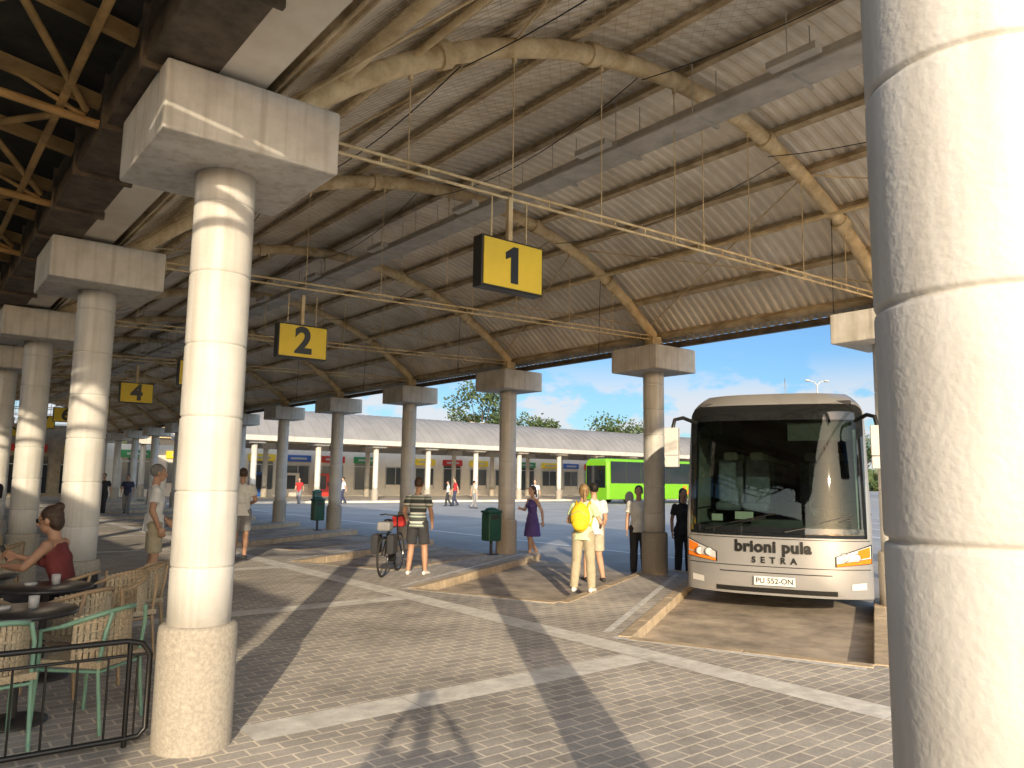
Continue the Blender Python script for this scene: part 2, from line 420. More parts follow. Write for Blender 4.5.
caf=empty("cafe_roof")
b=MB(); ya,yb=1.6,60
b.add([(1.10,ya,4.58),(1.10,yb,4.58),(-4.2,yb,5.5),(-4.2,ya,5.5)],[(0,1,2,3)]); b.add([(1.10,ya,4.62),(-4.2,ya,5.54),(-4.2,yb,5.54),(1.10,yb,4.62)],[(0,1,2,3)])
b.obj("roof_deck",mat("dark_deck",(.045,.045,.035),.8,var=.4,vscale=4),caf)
b=MB()
def zc(x): return 4.60+(1.1-x)*.166
y=ya+.2; i=0
while y<yb-1:
    b.bar((1.0,y,zc(1.0)-.12),(-4.1,y,zc(-4.1)-.12),.07,.10)
    if i%2==0:
        b.tube((1.0,y,4.32),(-4.1,y,4.75),.035,None,0,8)
        for x in(.9,-.3,-1.5,-2.7):
            b.tube((x,y,4.34+(1.1-x)*.083),(x-.6,y,zc(x-.6)-.12),.02,None,0,6)
            b.tube((x-.6,y,zc(x-.6)-.12),(x-1.2,y,4.34+(2.3-x)*.083),.02,None,0,6)
        b.tube((.9,y,4.4),(-.2,y+2.2,zc(-.2)-.15),.028,None,0,8)
        b.tube((-.2,y,zc(-.2)-.15),(.9,y+2.2,4.4),.028,None,0,8)
        b.tube((-.3,y,4.5),(-1.9,y+2.2,zc(-1.9)-.2),.028,None,0,8)
    y+=1.12; i+=1
for x in(.75,-.3,-1.6,-2.9): b.tube((x,ya,4.40+(1.1-x)*.083),(x,yb,4.40+(1.1-x)*.083),.03,None,0,8)
b.obj("truss",m_brown,caf)

m_dglass=simple("dark_glass",(.02,.025,.03),.08)
cb=empty("cafe_sun_block")  # unseen wall added to block the low sun and keep the cafe dark
b=MB(); b.box((-4.6,23,2.1),(.8,52.4,4.46)); b.obj("wall",mat("sun_block_wall",(.30,.25,.19),.8,var=.2),cb)
b=MB()
for i in range(12):
    b.box((-4.18,-1+i*4.2,1.5),(.05,3.2,2.4))
b.obj("window",m_dglass,cb)
eb=empty("station_building")
b=MB(); b.box((-.5,62,2.4),(27,1.2,5.0)); b.obj("wall",mat("station_wall",(.34,.29,.22),.8,var=.2),eb)
b=MB(); b2=MB()
for i in range(8):
    b.box((-12+i*3.2,61.37,1.5),(2.4,.06,2.5)); b2.box((-12+i*3.2,61.33,1.5),(.06,.06,2.5)); b2.box((-12+i*3.2,61.33,2.2),(2.4,.06,.06)); b2.box((-12+i*3.2,61.3,3.3),(2.2,.1,.5),1 if i%2 else 2)
b.obj("window",m_dglass,eb); b2.obj("shopfront",[m_grey,m_yellow,m_redc],eb)

# ---------------------------------------------------------------- hanging signs
def hsign(n,k,wy=0):
    y=5.28+P*k; e=empty("platform_sign",(4.17,y,3.60 if k==0 else 3.50))
    b=MB(); b.box((0,0,0),(.70,.13,.46)); b.box((.345,0,0),(.03,.10,.40),1); b.obj("case",[m_black,m_grey],e,bevel=.008)
    b=MB(); b.box((-.0,-.069,0),(.66,.012,.42)); b.box((-.0,.069,0),(.66,.012,.42)); b.obj("face",m_yellow,e)
    b=MB(); b.box((0,0,.44),(.045,.045,.42)); b.tube((-.2,0,.23),(-.2,0,.64),.008,None,0,6); b.tube((.2,0,.23),(.2,0,.64),.008,None,0,6); b.obj("hanger",m_rib,e)
    for sgn,nm in((-1,"numeral"),(1,"numeral_rear")):
        if n==1:
            b=MB(); pl=[(-.035,-.165),(.05,-.165),(.05,.17),(-.005,.17),(-.095,.105),(-.095,.04),(-.035,.07)]
            if sgn<0: vs=[(x,-.079,z) for x,z in pl]; b.add(vs,[tuple(range(7))])
            else: vs=[(-x,.079,z) for x,z in pl]; b.add(vs,[tuple(range(7))])
            b.obj(nm,m_black,e)
        else: text(nm,str(n),.48,m_black,e,(0,sgn*.078,-.005),(pi/2,0,0 if sgn<0 else pi),.002,.018)
for n in range(1,10): hsign(n,n-1)

# ---------------------------------------------------------------- far canopy
fc=empty("terminal_canopy",(13.0,61.3,0),-pi/2)
b=MB(); A=arcpts(1.2,12.2,.2,24); vs=[(x,y,z) for y in(0,64) for x,z in A]; m=len(A)
b.add(vs,[(j,j+1,m+j+1,m+j) for j in range(m-1)],0,True); b.add([(x,y,z+.06) for x,y,z in vs],[(j,m+j,m+j+1,j+1) for j in range(m-1)],0,True)
for y in np.arange(0,64,.8): b.path([(x,y,z+.09) for x,z in A],.02,0,4)
b.obj("roof",m_rooftop,fc)
b=MB(); b.box((12.2,32,4.1),(.12,64,.34)); b.obj("fascia",mat("fascia",(.50,.48,.44),.6),fc)
b=MB()
for k in range(15): b.path([(x,1+k*P,z) for x,z in arcpts(1.95,11.32,0,14)],.1,0,8)
for x,z in arcpts(1.8,11.7,.12,10): b.box((x,32,z),(.06,63.8,.08))
b.obj("rib",m_rib,fc)
for k in range(15):
    column(14+k*P,49.98); column(14+k*P,59.6)
b=MB(); b.prism([(13,49),(78,49),(78,64),(13,64)],G-.05,0.004); b.obj("pavement",m_pave)
tb=empty("terminal_building")
b=MB(); b.box((45,61.8,1.9),(66,1.0,3.8)); b.obj("wall",mat("terminal_wall",(.70,.66,.58),.8,var=.06),tb)
b=MB(); b2=MB(); b3=MB(); rs=random.Random(11)
for i in range(21):
    x=14+i*3.1
    b.box((x,61.28,1.75),(1.9,.06,1.5 if i%3 else 2.4)); 
    b2.box((x,61.24,2.55),(2.1,.06,.08)); b2.box((x-1.0,61.24,1.6),(.08,.07,1.9)); b2.box((x+1.0,61.24,1.6),(.08,.07,1.9)); b2.box((x,61.24,1.7),(.06,.07,1.6))
    if rs.random()<.7: b3.box((x,61.2,3.1),(2.2,.12,.55),rs.randrange(4)); b3.box((x,61.13,3.1),(1.4,.03,.16),4)
b.obj("window",simple("far_glass",(.08,.09,.10),.1),tb); b2.obj("window_frame",m_grey,tb)
b3.obj("shop_fascia",[m_redc,m_yellow,simple("blue_panel",(.04,.12,.4),.5),simple("green_panel",(.04,.25,.08),.5),m_grey],tb)
pal=[(.6,.04,.03),(.65,.35,.03),(.03,.12,.4),(.6,.55,.5),(.6,.05,.04)]
for i,c in enumerate(pal):
    e=empty("vending_machine",(17.5+i*2.7,60.6,0)); b=MB(); b.box((0,0,.95),(1.1,.7,1.9)); b.obj("body",simple("vm%d"%i,c,.4),e,bevel=.03)
    b=MB(); b.box((-.15,-.36,1.15),(.7,.03,1.1)); b.box((.4,-.36,1.0),(.18,.03,.3)); b.obj("front",simple("vmg%d"%i,(.05,.05,.06),.1),e)
for i in range(3):
    e=empty("shop_sign",(19+i*9,49.86,4.15)); b=MB(); b.box((0,0,0),(2.4,.12,.5)); b.obj("panel",simple("ss%d"%i,[(.7,.5,.03),(.6,.05,.03),(.75,.75,.72)][i],.5),e,bevel=.01)
    b=MB(); b.box((0,-.075,0),(1.6,.03,.16)); b.obj("lettering",m_black,e)

# ---------------------------------------------------------------- trees
m_leaf=mat("leaf",(.075,.115,.03),.6,var=.5,vscale=1.2); m_bark=mat("bark",(.10,.075,.05),.9,var=.3,bump=.5)
def tree_mesh(seed,h,cr_,nl=3600,ls=.34):
    rnd=random.Random(seed); b=MB()
    b.path([(0,0,0),(.1,0,h*.25),(.0,.1,h*.5),(.1,.1,h*.8)],[.26,.2,.14,.05],0,8)
    cl=[]
    for i in range(13):
        a=rnd.uniform(0,2*pi); t=rnd.uniform(.35,.75); rr=cr_*rnd.uniform(.45,.95); z=h*rnd.uniform(.5,.93)
        e=Vector((math.cos(a)*rr,math.sin(a)*rr,z)); s0=Vector((.05,.05,h*t*.8)); mid=(s0+e)/2+Vector((0,0,-.3))
        b.path([s0,mid,e],[.09,.05,.02],0,6); cl.append((e,cr_*rnd.uniform(.28,.5)))
    cl.append((Vector((0,0,h*.9)),cr_*.5))
    for i in range(nl):
        c,rr=cl[rnd.randrange(len(cl))]
        v=Vector((rnd.gauss(0,1),rnd.gauss(0,1),rnd.gauss(0,1))).normalized()*rr*rnd.uniform(.35,1.08)
        v.z*=.75; p=c+v; s_=ls*rnd.uniform(.5,1.2)
        n=Vector((rnd.gauss(0,1),rnd.gauss(0,1),rnd.gauss(0,1)+.6)).normalized(); a=n.orthogonal().normalized(); w=n.cross(a)
        b.quad(p-a*s_/2,p-w*s_/3,p+a*s_/2,p+w*s_/3,1)
    return mesh_of(b,[m_bark,m_leaf],"tree_mesh")
TM=[tree_mesh(1,9,3.6),tree_mesh(2,11,3.2),tree_mesh(3,8,4.2)]
def tree(lat,dep,i,sc): x,y=cw(lat,dep); link("broadleaf_tree",TM[i],None,(x,y,G),random.uniform(0,6),sc)
tree(-3.6,98,1,1.24); tree(-1.2,104,2,1.22); tree(1.8,102,0,1.12); tree(-8,120,0,1.2); tree(14.5,104,2,1.22); tree(17,112,0,1.08); tree(4.2,112,2,1.15)
tree(50,110,0,1.0); tree(57,105,2,1.0); tree(46,130,1,1.0)
b=MB(); rnd=random.Random(5)
for i in range(9000):
    a=rnd.uniform(-.75,.75); d=rnd.uniform(190,215); hh=7+3*math.sin(a*13)+2*math.sin(a*37+1)+1.5*math.sin(a*90)
    x,y=cw(math.tan(a)*d,d); z=rnd.uniform(0,1)**.8*hh; s_=rnd.uniform(.8,2)
    n=Vector((rnd.gauss(0,1),rnd.gauss(0,1),rnd.gauss(0,1))).normalized(); q=n.orthogonal().normalized(); w=n.cross(q); p=Vector((x,y,z))
    b.quad(p-q*s_,p-w*s_*.7,p+q*s_,p+w*s_*.7)
b.obj("distant_trees",m_leaf)

def lamp(lat,dep,h):
    x,y=cw(lat,dep); e=empty("street_lamp",(x,y,G)); b=MB(); b.path([(0,0,0),(0,0,h)],[.09,.05],0,10); b.path([(0,0,h),(-.2,.13,h+.25),(-.5,.3,h+.3)],.035,0,8)
    b.path([(0,0,h),(.2,-.13,h+.25),(.5,-.3,h+.3)],.035,0,8)
    b.obj("pole",m_grey,e); b=MB(); b.ell((-.55,.35,h+.3),(.22,.16,.07)); b.ell((.55,-.35,h+.3),(.22,.16,.07)); b.obj("lamp_head",m_white,e)
lamp(20,50,8.2); lamp(33,75,8); lamp(-4,90,8)

# ---------------------------------------------------------------- coach
m_silver=mat("silver_paint",(.42,.42,.425),.27,metal=.5,var=.05,vscale=1.3)
m_glassblk=simple("black_glass",(.010,.012,.014),.04,spec=.8)
m_int=mat("interior",(.05,.05,.055),.8,var=.2); m_seat=mat("seat_cloth",(.09,.09,.12),.9,var=.3,vscale=10)
m_orange=simple("orange_lens",(.85,.22,.02),.15); m_lens=simple("lamp_lens",(.80,.80,.80),.08,metal=.3)
def glass():
    m=bpy.data.materials.new("windscreen_glass"); m.use_nodes=True; N=m.node_tree.nodes; L=m.node_tree.links; N.remove(N["Principled BSDF"])
    t=N.new("ShaderNodeBsdfTransparent"); t.inputs[0].default_value=(.42,.55,.49,1); g=N.new("ShaderNodeBsdfGlossy"); g.inputs["Roughness"].default_value=.02; g.inputs[0].default_value=(.8,.85,.82,1)
    fr=N.new("ShaderNodeFresnel"); fr.inputs[0].default_value=1.42; mx=N.new("ShaderNodeMixShader")
    L.new(fr.outputs[0],mx.inputs[0]); L.new(t.outputs[0],mx.inputs[1]); L.new(g.outputs[0],mx.inputs[2]); L.new(mx.outputs[0],N["Material Output"].inputs[0]); return m
m_glass=glass()
HW=1.25
def FF(x,z):
    y=.34*abs(x/HW)**3.2
    if z>1.15: y+=.11*(z-1.15)+.02*(z-1.15)**2
    if z>2.85: y+=((z-2.85)/.3)**2*.22
    if z<.55: y+=(.55-z)**2*.4
    return y
def wz(z):
    w=HW
    if z>1.3: w-=.025*(z-1.3)
    if z>2.8: w-=.22*((z-2.8)/.35)**2
    return w
def coach(name,loc,rz,livery):
    e=empty(name,loc,rz); LEN=12.0
    zs=[.30,.34,.45,.6,.8,1.0,1.15,1.3,1.5,1.8,2.1,2.4,2.6,2.75,2.85,2.95,3.03,3.09,3.13,3.15]
    nx=24; rows=[]
    for z in zs:
        w=wz(z); row=[]
        for i in range(nx+1):
            t=-1+2*i/nx; t=math.copysign(abs(t)**.8,t); row.append((t*w,FF(t*HW,z),z))
        for y in(1.2,3,6,9,LEN-.3): row.append((w,y,z))
        for t in(.97,.6,0,-.6,-.97): row.append((t*w,LEN-(.0 if abs(t)<.9 else .08),z))
        for y in(LEN-.3,9,6,3,1.2): row.append((-w,y,z))
        rows.append(row)
    n=len(rows[0]); vs=[p for r in rows for p in r]; b=MB(); fs=[]
    for i in range(len(zs)-1):
        for j in range(n):
            j2=(j+1)%n
            if j<nx and zs[i]>=1.15 and zs[i+1]<=2.86 and abs(rows[i][j][0])<1.14 and abs(rows[i][j2][0])<1.14: continue
            fs.append((i*n+j,i*n+j2,(i+1)*n+j2,(i+1)*n+j))
    b.add(vs,fs,0,True); b.add(rows[-1],[tuple(range(n))],0); b.add(rows[0],[tuple(range(n))[::-1]],1)
    b.obj("body",[livery,m_dark],e)
    def patch(bb,xl,xr,z0,z1,off,mi=0,nz=14,nxp=16):
        vs=[];fs=[]
        for i in range(nz+1):
            z=z0+(z1-z0)*i/nz; a,c=xl(z),xr(z)
            for j in range(nxp+1):
                x=a+(c-a)*j/nxp; vs.append((x,FF(x,z)-off,z))
        for i in range(nz):
            for j in range(nxp): k=i*(nxp+1)+j; fs.append((k,k+1,k+nxp+2,k+nxp+1))
        bb.add(vs,fs,mi,True)
    def rr(x,z0,z1,rad,sgn):
        def g(z):
            d=min(z-z0,z1-z)
            return x if d>=rad else x-sgn*(rad-math.sqrt(max(0,rad*rad-(rad-d)**2)))
        return g
    b=MB()
    z0=1.16
    patch(b,lambda z:-1.19,lambda z:1.19,z0-.06,z0+.07,.010)
    patch(b,rr(-1.19,1.2,2.97,.14,-1),rr(1.19,1.2,2.97,.14,1),2.74,2.97,.010)
    patch(b,lambda z:-1.19,lambda z:-1.10,z0+.07,2.74,.010,0,20,4); patch(b,lambda z:1.10,lambda z:1.19,z0+.07,2.74,.010,0,20,4)
    b.obj("windscreen_frame",m_glassblk,e)
    b=MB(); patch(b,lambda z:-1.10,lambda z:1.10,z0+.07,2.74,.008,0,20,24); b.obj("windscreen",m_glass,e)
    b=MB()
    for s in(-1,1):
        def lam(t):
            return .78+.46*t,.72+.05*t,.86+.17*t
        def lamp_patch(t0,t1,f0,f1,off,mi):
            n1,n2=10,4; vs=[];fs=[]
            for i in range(n1+1):
                t=t0+(t1-t0)*i/n1; xi,zl,zh=lam(t)
                for j in range(n2+1):
                    z=zl+(zh-zl)*(f0+(f1-f0)*j/n2); vs.append((s*xi,FF(xi,z)-off,z))
            for i in range(n1):
                for j in range(n2):
                    k=i*(n2+1)+j; q=(k,k+n2+1,k+n2+2,k+1); fs.append(q if s>0 else q[::-1])
            b.add(vs,fs,mi,True)
        lamp_patch(0,1,0,1,.010,1); lamp_patch(.04,.97,.30,.94,.016,2); lamp_patch(.04,.97,.04,.28,.018,0); lamp_patch(.62,.95,.36,.90,.021,0)
        Rr=Matrix.Rotation(pi/2,3,'X')
        for xx in(.90,1.04):
            bb=MB(); bb.lathe([(.055,0),(.05,.012),(.015,.004)],n=18); c=Vector((s*xx,FF(xx,.85)-.018,.85)); b.add([c+Rr@Vector(v) for v in bb.v],bb.f,2,True)
            bb=MB(); bb.lathe([(.058,0),(.062,.006),(.058,.010)],n=18); b.add([c+Vector((0,.004,0))+Rr@Vector(v) for v in bb.v],bb.f[:-2],1,True)
        vs=[(s*.98,FF(.98,.42)-.012,.42),(s*1.16,FF(1.16,.43)-.012,.43),(s*1.16,FF(1.16,.52)-.012,.52),(s*.98,FF(.98,.50)-.012,.50)]; b.add(vs,[(0,1,2,3) if s>0 else (3,2,1,0)],2)
    b.obj("headlamp",[m_orange,m_black,m_lens],e)
    b=MB(); patch(b,lambda z:-.74,lambda z:.74,.60,.612,.012,0,2); patch(b,lambda z:-1.22,lambda z:1.22,.685,.695,.008,0,2); patch(b,lambda z:-1.22,lambda z:1.22,1.068,1.078,.008,0,2)
    patch(b,lambda z:-.80,lambda z:.80,.335,.40,.010,0,3)
    b.obj("panel_gap",m_black,e)
    b=MB(); b.box((0,-.035,.50),(.54,.02,.12)); b.obj("number_plate",simple("plate",(.7,.7,.68),.4),e,bevel=.004)
    text("plate_text","PU 552-ON",.10,m_black,e,(0,-.047,.50),(pi/2,0,0),.001,.001)
    text("operator_lettering","brioni pula",.215,m_black,e,(-.02,-.014,.955),(pi/2,0,0),.004,.010,0,1.08,FF)
    text("badge_lettering","S E T R A",.115,m_black,e,(0,-.014,.775),(pi/2,0,0),.004,.004,0,1.3,FF)
    b=MB()
    for x0,x1 in((-.95,-.1),(.15,1.0)):
        a=Vector((x0,FF(x0,1.2)-.05,1.17)); c=Vector((x1,FF(x1,1.35)-.035,1.36)); b.path([a,c],.012,0,6)
        b.path([Vector((x1-.5,FF(x1-.5,1.3)-.03,1.27)),Vector((x1+.14 if x1<.5 else x1,FF(x1,1.4)-.03,1.42))],.009,0,6)
    b.obj("wiper",m_black,e)
    b=MB()
    for s in(-1,1):
        b.path([(s*1.10,.35,2.72),(s*1.24,.06,2.78),(s*1.33,-.10,2.74),(s*1.36,-.12,2.60)],.03,0,8)
        b.box((s*1.37,-.12,2.42),(.20,.14,.40),1); b.box((s*1.37,-.12,2.13),(.19,.14,.16),1)
        b.box((s*1.37,-.045,2.42),(.16,.02,.34),2)
    b.obj("mirror",[m_black,simple("mirror_shell",(.60,.59,.57),.35),m_chrome],e,bevel=.03)
    b=MB()
    for s in(-1,1):
        for i in range(7):
            ya_=1.15+i*1.5; yb_=ya_+1.46
            xs=lambda z: s*(wz(z)+.006)
            q=[(xs(1.5),ya_,1.5),(xs(1.5),yb_,1.5),(xs(2.62),yb_,2.62),(xs(2.62),ya_,2.62)]
            b.add(q,[(0,1,2,3) if s>0 else (3,2,1,0)])
        for i in range(4):
            b.box((s*(HW+.002),3.6+i*1.25,.85),(.012,.015,.8))
        b.box((s*(HW+.002),6,1.42),(.012,10.8,.02))
    b.obj("side_window",m_glassblk,e)
    b=MB()
    for s in(-1,1):
        for y in(2.7,9.0):
            c=Vector((s*1.10,y,.5))
            Rr=Matrix.Rotation(pi/2,3,'Y')
            for prof_,mi in (([(.33,-.15),(.48,-.15),(.50,-.1),(.50,.1),(.48,.15),(.33,.15)],0),([(.05,.1),(.1,.17),(.30,.155),(.33,.12)],1)):
                bb=MB(); bb.lathe(prof_,(0,0,0),0,28)
                b.add([c+Rr@Vector(v) if s>0 else c-Rr@Vector(v) for v in bb.v],bb.f,mi,True)
            b.add([(s*(HW+.004),y+.62*math.cos(a),max(.3,.5+.62*math.sin(a))) for a in np.linspace(0,pi,16)],[tuple(range(16)) if s>0 else tuple(range(16))[::-1]],2)
    b.obj("wheel",[m_rubber,m_grey,m_dark],e)
    b=MB(); b.box((0,6,.95),(2.3,11.3,.06)); b.box((0,.75,1.12),(2.2,.55,.22)); b.box((-.0,.62,1.26),(.7,.3,.1)); b.box((0,11,2),(2.3,.1,2)); b.box((0,6,3.0),(2.1,11,.05))
    for s in(-1,1): b.box((s*1.02,6.2,2.72),(.35,10,.22))
    b.obj("interior_shell",m_int,e)
    b=MB()
    for i in range(9):
        for x in(-.85,-.42,.42,.85):
            y=(1.9 if x<0 else 2.3)+i*.95
            b.box((x,y,1.45),(.40,.45,.14)); b.box((x,y+.24,1.85),(.40,.13,.75)); b.box((x,y+.24,2.27),(.24,.10,.16),1)
    b.box((.65,1.35,1.40),(.5,.48,.14)); b.box((.65,1.62,1.8),(.48,.14,.75)); b.box((.65,1.62,2.25),(.26,.1,.17),1)
    b.obj("seat",[m_seat,simple("headrest",(.25,.24,.22),.8)],e,bevel=.05)
    b=MB(); ring=[(.65+.22*math.cos(a),.98+.09*math.sin(a)*.7,1.48+.2*math.sin(a)) for a in np.linspace(0,2*pi,20,endpoint=False)]
    b.path(ring,.018,0,6,closed=True); b.tube((.65,.85,1.25),(.65,.98,1.48),.03,None,0,8); b.obj("steering_wheel",m_black,e)
    b=MB(); b.box((-.45,.52,1.36),(.26,.01,.11)); b.box((-.85,.60,1.32),(.16,.01,.10)); b.obj("windscreen_card",simple("paper",(.4,.4,.37),.7),e)
    b=MB(); b.box((.62,.42,2.58),(.85,.02,.26)); b.obj("sun_blind",simple("blind",(.04,.04,.04),.8),e)
    b=MB(); b.path([(.1,1.6,3.14),(.1,1.5,3.5)],.006,0,6); b.box((0,5,3.2),(1.4,2.2,.14)); b.obj("roof_unit",m_grey,e,bevel=.03)
    return e
coach("coach",(9.63,6.17,G),-math.radians(62.4),m_silver)

def far_coach(loc,rz,colr,name="coach",L_=12.5,h=3.5,logo=True):
    e=empty(name,loc,rz); b=MB()
    pr=[(-1.25,.35),(1.25,.35),(1.27,1.2),(1.22,h-.25),(1.0,h),(-1.0,h),(-1.22,h-.25),(-1.27,1.2)]
    ys=[0,.25,1,L_-.5,L_]; sc=[.86,.97,1,1,.95]
    vs=[(x*sc[i],y,z if z<2 else 2+(z-2)*(.9 if i==0 else 1)) for i,y in enumerate(ys) for x,z in pr]; n=8
    b.add(vs,[(i*n+j,i*n+(j+1)%n,(i+1)*n+(j+1)%n,(i+1)*n+j) for i in range(4) for j in range(n)]+[tuple(range(n)),tuple(range(4*n,5*n))[::-1]])
    b.obj("body",colr,e,bevel=.05)
    b=MB()
    for s in(-1,1):
        for i in range(7):
            ya_=.35+i*1.72
            q=[(s*1.285,ya_,1.6),(s*1.285,ya_+1.70,1.6),(s*1.245,ya_+1.70,h-.22),(s*1.245,ya_,h-.22)]
            b.add(q,[(0,1,2,3) if s>0 else (3,2,1,0)])
    b.box((0,-.02,2.1),(2.0,.06,1.7)); b.box((0,6.2,h+.02),(1.9,11.5,.05)); b.obj("window",[m_glassblk,colr],e)
    b=MB()
    for s in(-1,1):
        for y in(2.4,L_-3.4):
            bb=MB(); bb.lathe([(.1,-.14),(.48,-.14),(.5,0),(.48,.14),(.2,.15)],n=20); Rr=Matrix.Rotation(pi/2,3,'Y'); c=Vector((s*1.16,y,.5))
            b.add([c+Rr@Vector(v) for v in bb.v],bb.f,0,True)
    b.obj("wheel",m_rubber,e)
    if logo:
        b=MB()
        for s in(-1,1):
            for dx in(0,.8,1.6):
                q=[(s*1.29,8.6+dx,.75),(s*1.29,9.1+dx,.75),(s*1.29,9.5+dx,1.45),(s*1.29,9.0+dx,1.45)]; b.add(q,[(0,1,2,3) if s>0 else (3,2,1,0)])
        b.obj("livery_stripe",m_orange,e)
    return e
m_lime=simple("lime_paint",(.15,.40,.012),.35)
far_coach((43.0,43.0,G),-pi/2,m_lime)
far_coach((62,40,G),-pi/2+.1,simple("white_coach_paint",(.6,.6,.58),.3),logo=False)
far_coach((40,4,G),-1.0,simple("dark_coach_paint",(.08,.10,.14),.3),logo=False)

# ---------------------------------------------------------------- people
skinm=mat("skin",(.56,.34,.23),.55,var=.08,vscale=8); skin2=mat("skin_tan",(.44,.25,.16),.55,var=.08,vscale=8)
def cloth(n,c): return mat("cloth_"+n,c,.9,var=.12,vscale=9,bump=.6,bscale=14)
cl_white=cloth("white",(.74,.74,.72)); cl_khaki=cloth("khaki",(.42,.37,.26)); cl_grey=cloth("grey",(.24,.24,.25)); cl_dark=cloth("dark",(.035,.036,.042))
cl_navy=cloth("navy",(.04,.05,.10)); cl_mint=cloth("mint",(.55,.68,.45)); cl_maroon=cloth("maroon",(.16,.03,.03)); cl_purple=cloth("purple",(.11,.07,.26)); cl_cream=cloth("cream",(.50,.46,.36))
cl_yellow=mat("cloth_yellow",(.85,.58,.02),.7,var=.12,vscale=9,bump=.4,bscale=20); cl_red=cloth("red",(.45,.03,.03))
shoe_w=simple("shoe_white",(.7,.7,.68),.6); shoe_d=simple("shoe_dark",(.03,.03,.03),.6)
hair_b=mat("hair_brown",(.07,.04,.022),.6,var=.4,vscale=40,bump=.5,bscale=80); hair_k=mat("hair_dark",(.018,.014,.012),.6,var=.4,vscale=40,bump=.5,bscale=80); hair_g=mat("hair_grey",(.22,.21,.20),.7,var=.3,vscale=40); hair_bl=mat("hair_fair",(.28,.18,.08),.6,var=.3,vscale=40,bump=.5,bscale=80)
lipm=simple("lips",(.40,.15,.12),.5); eyew=simple("eye_white",(.75,.75,.72),.2); eyed=simple("eye_iris",(.03,.02,.015),.15)
def stripes():
    m=bpy.data.materials.new("striped_cloth"); m.use_nodes=True; N=m.node_tree.nodes; L=m.node_tree.links; b=N["Principled BSDF"]; b.inputs["Roughness"].default_value=.9
    tc=N.new("ShaderNodeTexCoord"); sp=N.new("ShaderNodeSeparateXYZ"); L.new(tc.outputs["Object"],sp.inputs[0])
    a=N.new("ShaderNodeMath"); a.operation='MULTIPLY'; a.inputs[1].default_value=6.2; L.new(sp.outputs["Z"],a.inputs[0])
    fr=N.new("ShaderNodeMath"); fr.operation='FRACT'; L.new(a.outputs[0],fr.inputs[0])
    r=N.new("ShaderNodeValToRGB"); r.color_ramp.interpolation='CONSTANT'; e=r.color_ramp.elements; e[0].color=(.06,.07,.07,1); e[1].position=.45; e[1].color=(.40,.44,.40,1)
    x=e.new(.62); x.color=(.13,.17,.15,1); x=e.new(.8); x.color=(.62,.62,.58,1); L.new(fr.outputs[0],r.inputs[0]); L.new(r.outputs[0],b.inputs["Base Color"]); return m
cl_stripe=stripes()
V=Vector
def perp(u,a):
    u=V(u)-a*V(u).dot(a)
    return u.normalized() if u.length>1e-5 else a.orthogonal().normalized()
class Fig:
    def __init__(s): s.p=[]; s.b=MB()
    def cone(s,p0,p1,r0,r1,lab,flat=1,u=(1,0,0)):
        p0=V(p0);p1=V(p1);a=(p1-p0).normalized(); u=perp(u,a); w=a.cross(u); n=18; vs=[]
        for p,r in((p0,r0),(p1,r1)):
            for k in range(n):
                t=2*pi*k/n; vs.append(p+u*(r*math.cos(t))+w*(r*flat*math.sin(t)))
        s.b.add(vs,[(k,(k+1)%n,n+(k+1)%n,n+k) for k in range(n)]+[tuple(range(n))[::-1],tuple(range(n,2*n))])
        s.p.append(('c',p0,p1,r0,r1,flat,u,w,lab))
    def ell(s,c,r,lab,R=None):
        R=R or Matrix.Identity(3); s.b.ell(c,r,0,18,12,R); s.p.append(('e',V(c),V(r),R,lab))
    def sph(s,c,r,lab): s.ell(c,(r,r,r),lab)
    def sd(s,P):
        out=[]
        for q in s.p:
            if q[0]=='c':
                _,p0,p1,r0,r1,fl,u,w,lab=q; p0=np.array(p0);d=np.array(p1)-p0;Ln=np.linalg.norm(d); a=d/Ln
                rel=P-p0; t=rel@a/Ln; tc_=np.clip(t,0,1); rr=r0+(r1-r0)*tc_
                rad=np.sqrt((rel@np.array(u))**2+((rel@np.array(w))/fl)**2)-rr; ax=np.maximum(-t,t-1)*Ln; out.append(np.maximum(rad*min(1,fl),ax))
            else:
                _,c,r,R,lab=q; rel=(P-np.array(c))@np.array(R); k=np.sqrt(((rel/np.array(r))**2).sum(1)); out.append((k-1)*min(r))
        return np.array(out)
def hand(F,wr,d,n,tv,curl=.5):
    d=V(d).normalized(); n=perp(n,d); tv=V(tv); tv=tv-d*tv.dot(d)-n*tv.dot(n); tv.normalize()
    pe=wr+d*.085; F.cone(wr-d*.01,pe,.027,.040,'skin',.42,tv); F.ell(pe,(.038,.014,.014),'skin',Matrix((tv,n,d)).transposed())
    for i,Lf in enumerate((.072,.080,.075,.058)):
        bs=pe+tv*(.033-.022*i)-d*.006; a1=curl*.5; a2=curl*1.5
        d1=(d*math.cos(a1)+n*math.sin(a1)+tv*(.10-.07*i)).normalized(); mid=bs+d1*Lf*.52; d2=(d*math.cos(a2)+n*math.sin(a2)).normalized(); tip=mid+d2*Lf*.48
        F.cone(bs,mid,.0095,.009,'skin'); F.sph(mid,.009,'skin'); F.cone(mid,tip,.009,.0075,'skin'); F.sph(tip,.0075,'skin')
    bs=wr+d*.022+tv*.022; m1=bs+(d*.7+tv*.65+n*.3).normalized()*.04; t1=m1+(d*.9+tv*.25+n*.35).normalized()*.032
    F.cone(bs,m1,.014,.011,'skin'); F.sph(m1,.011,'skin'); F.cone(m1,t1,.011,.009,'skin'); F.sph(t1,.009,'skin')
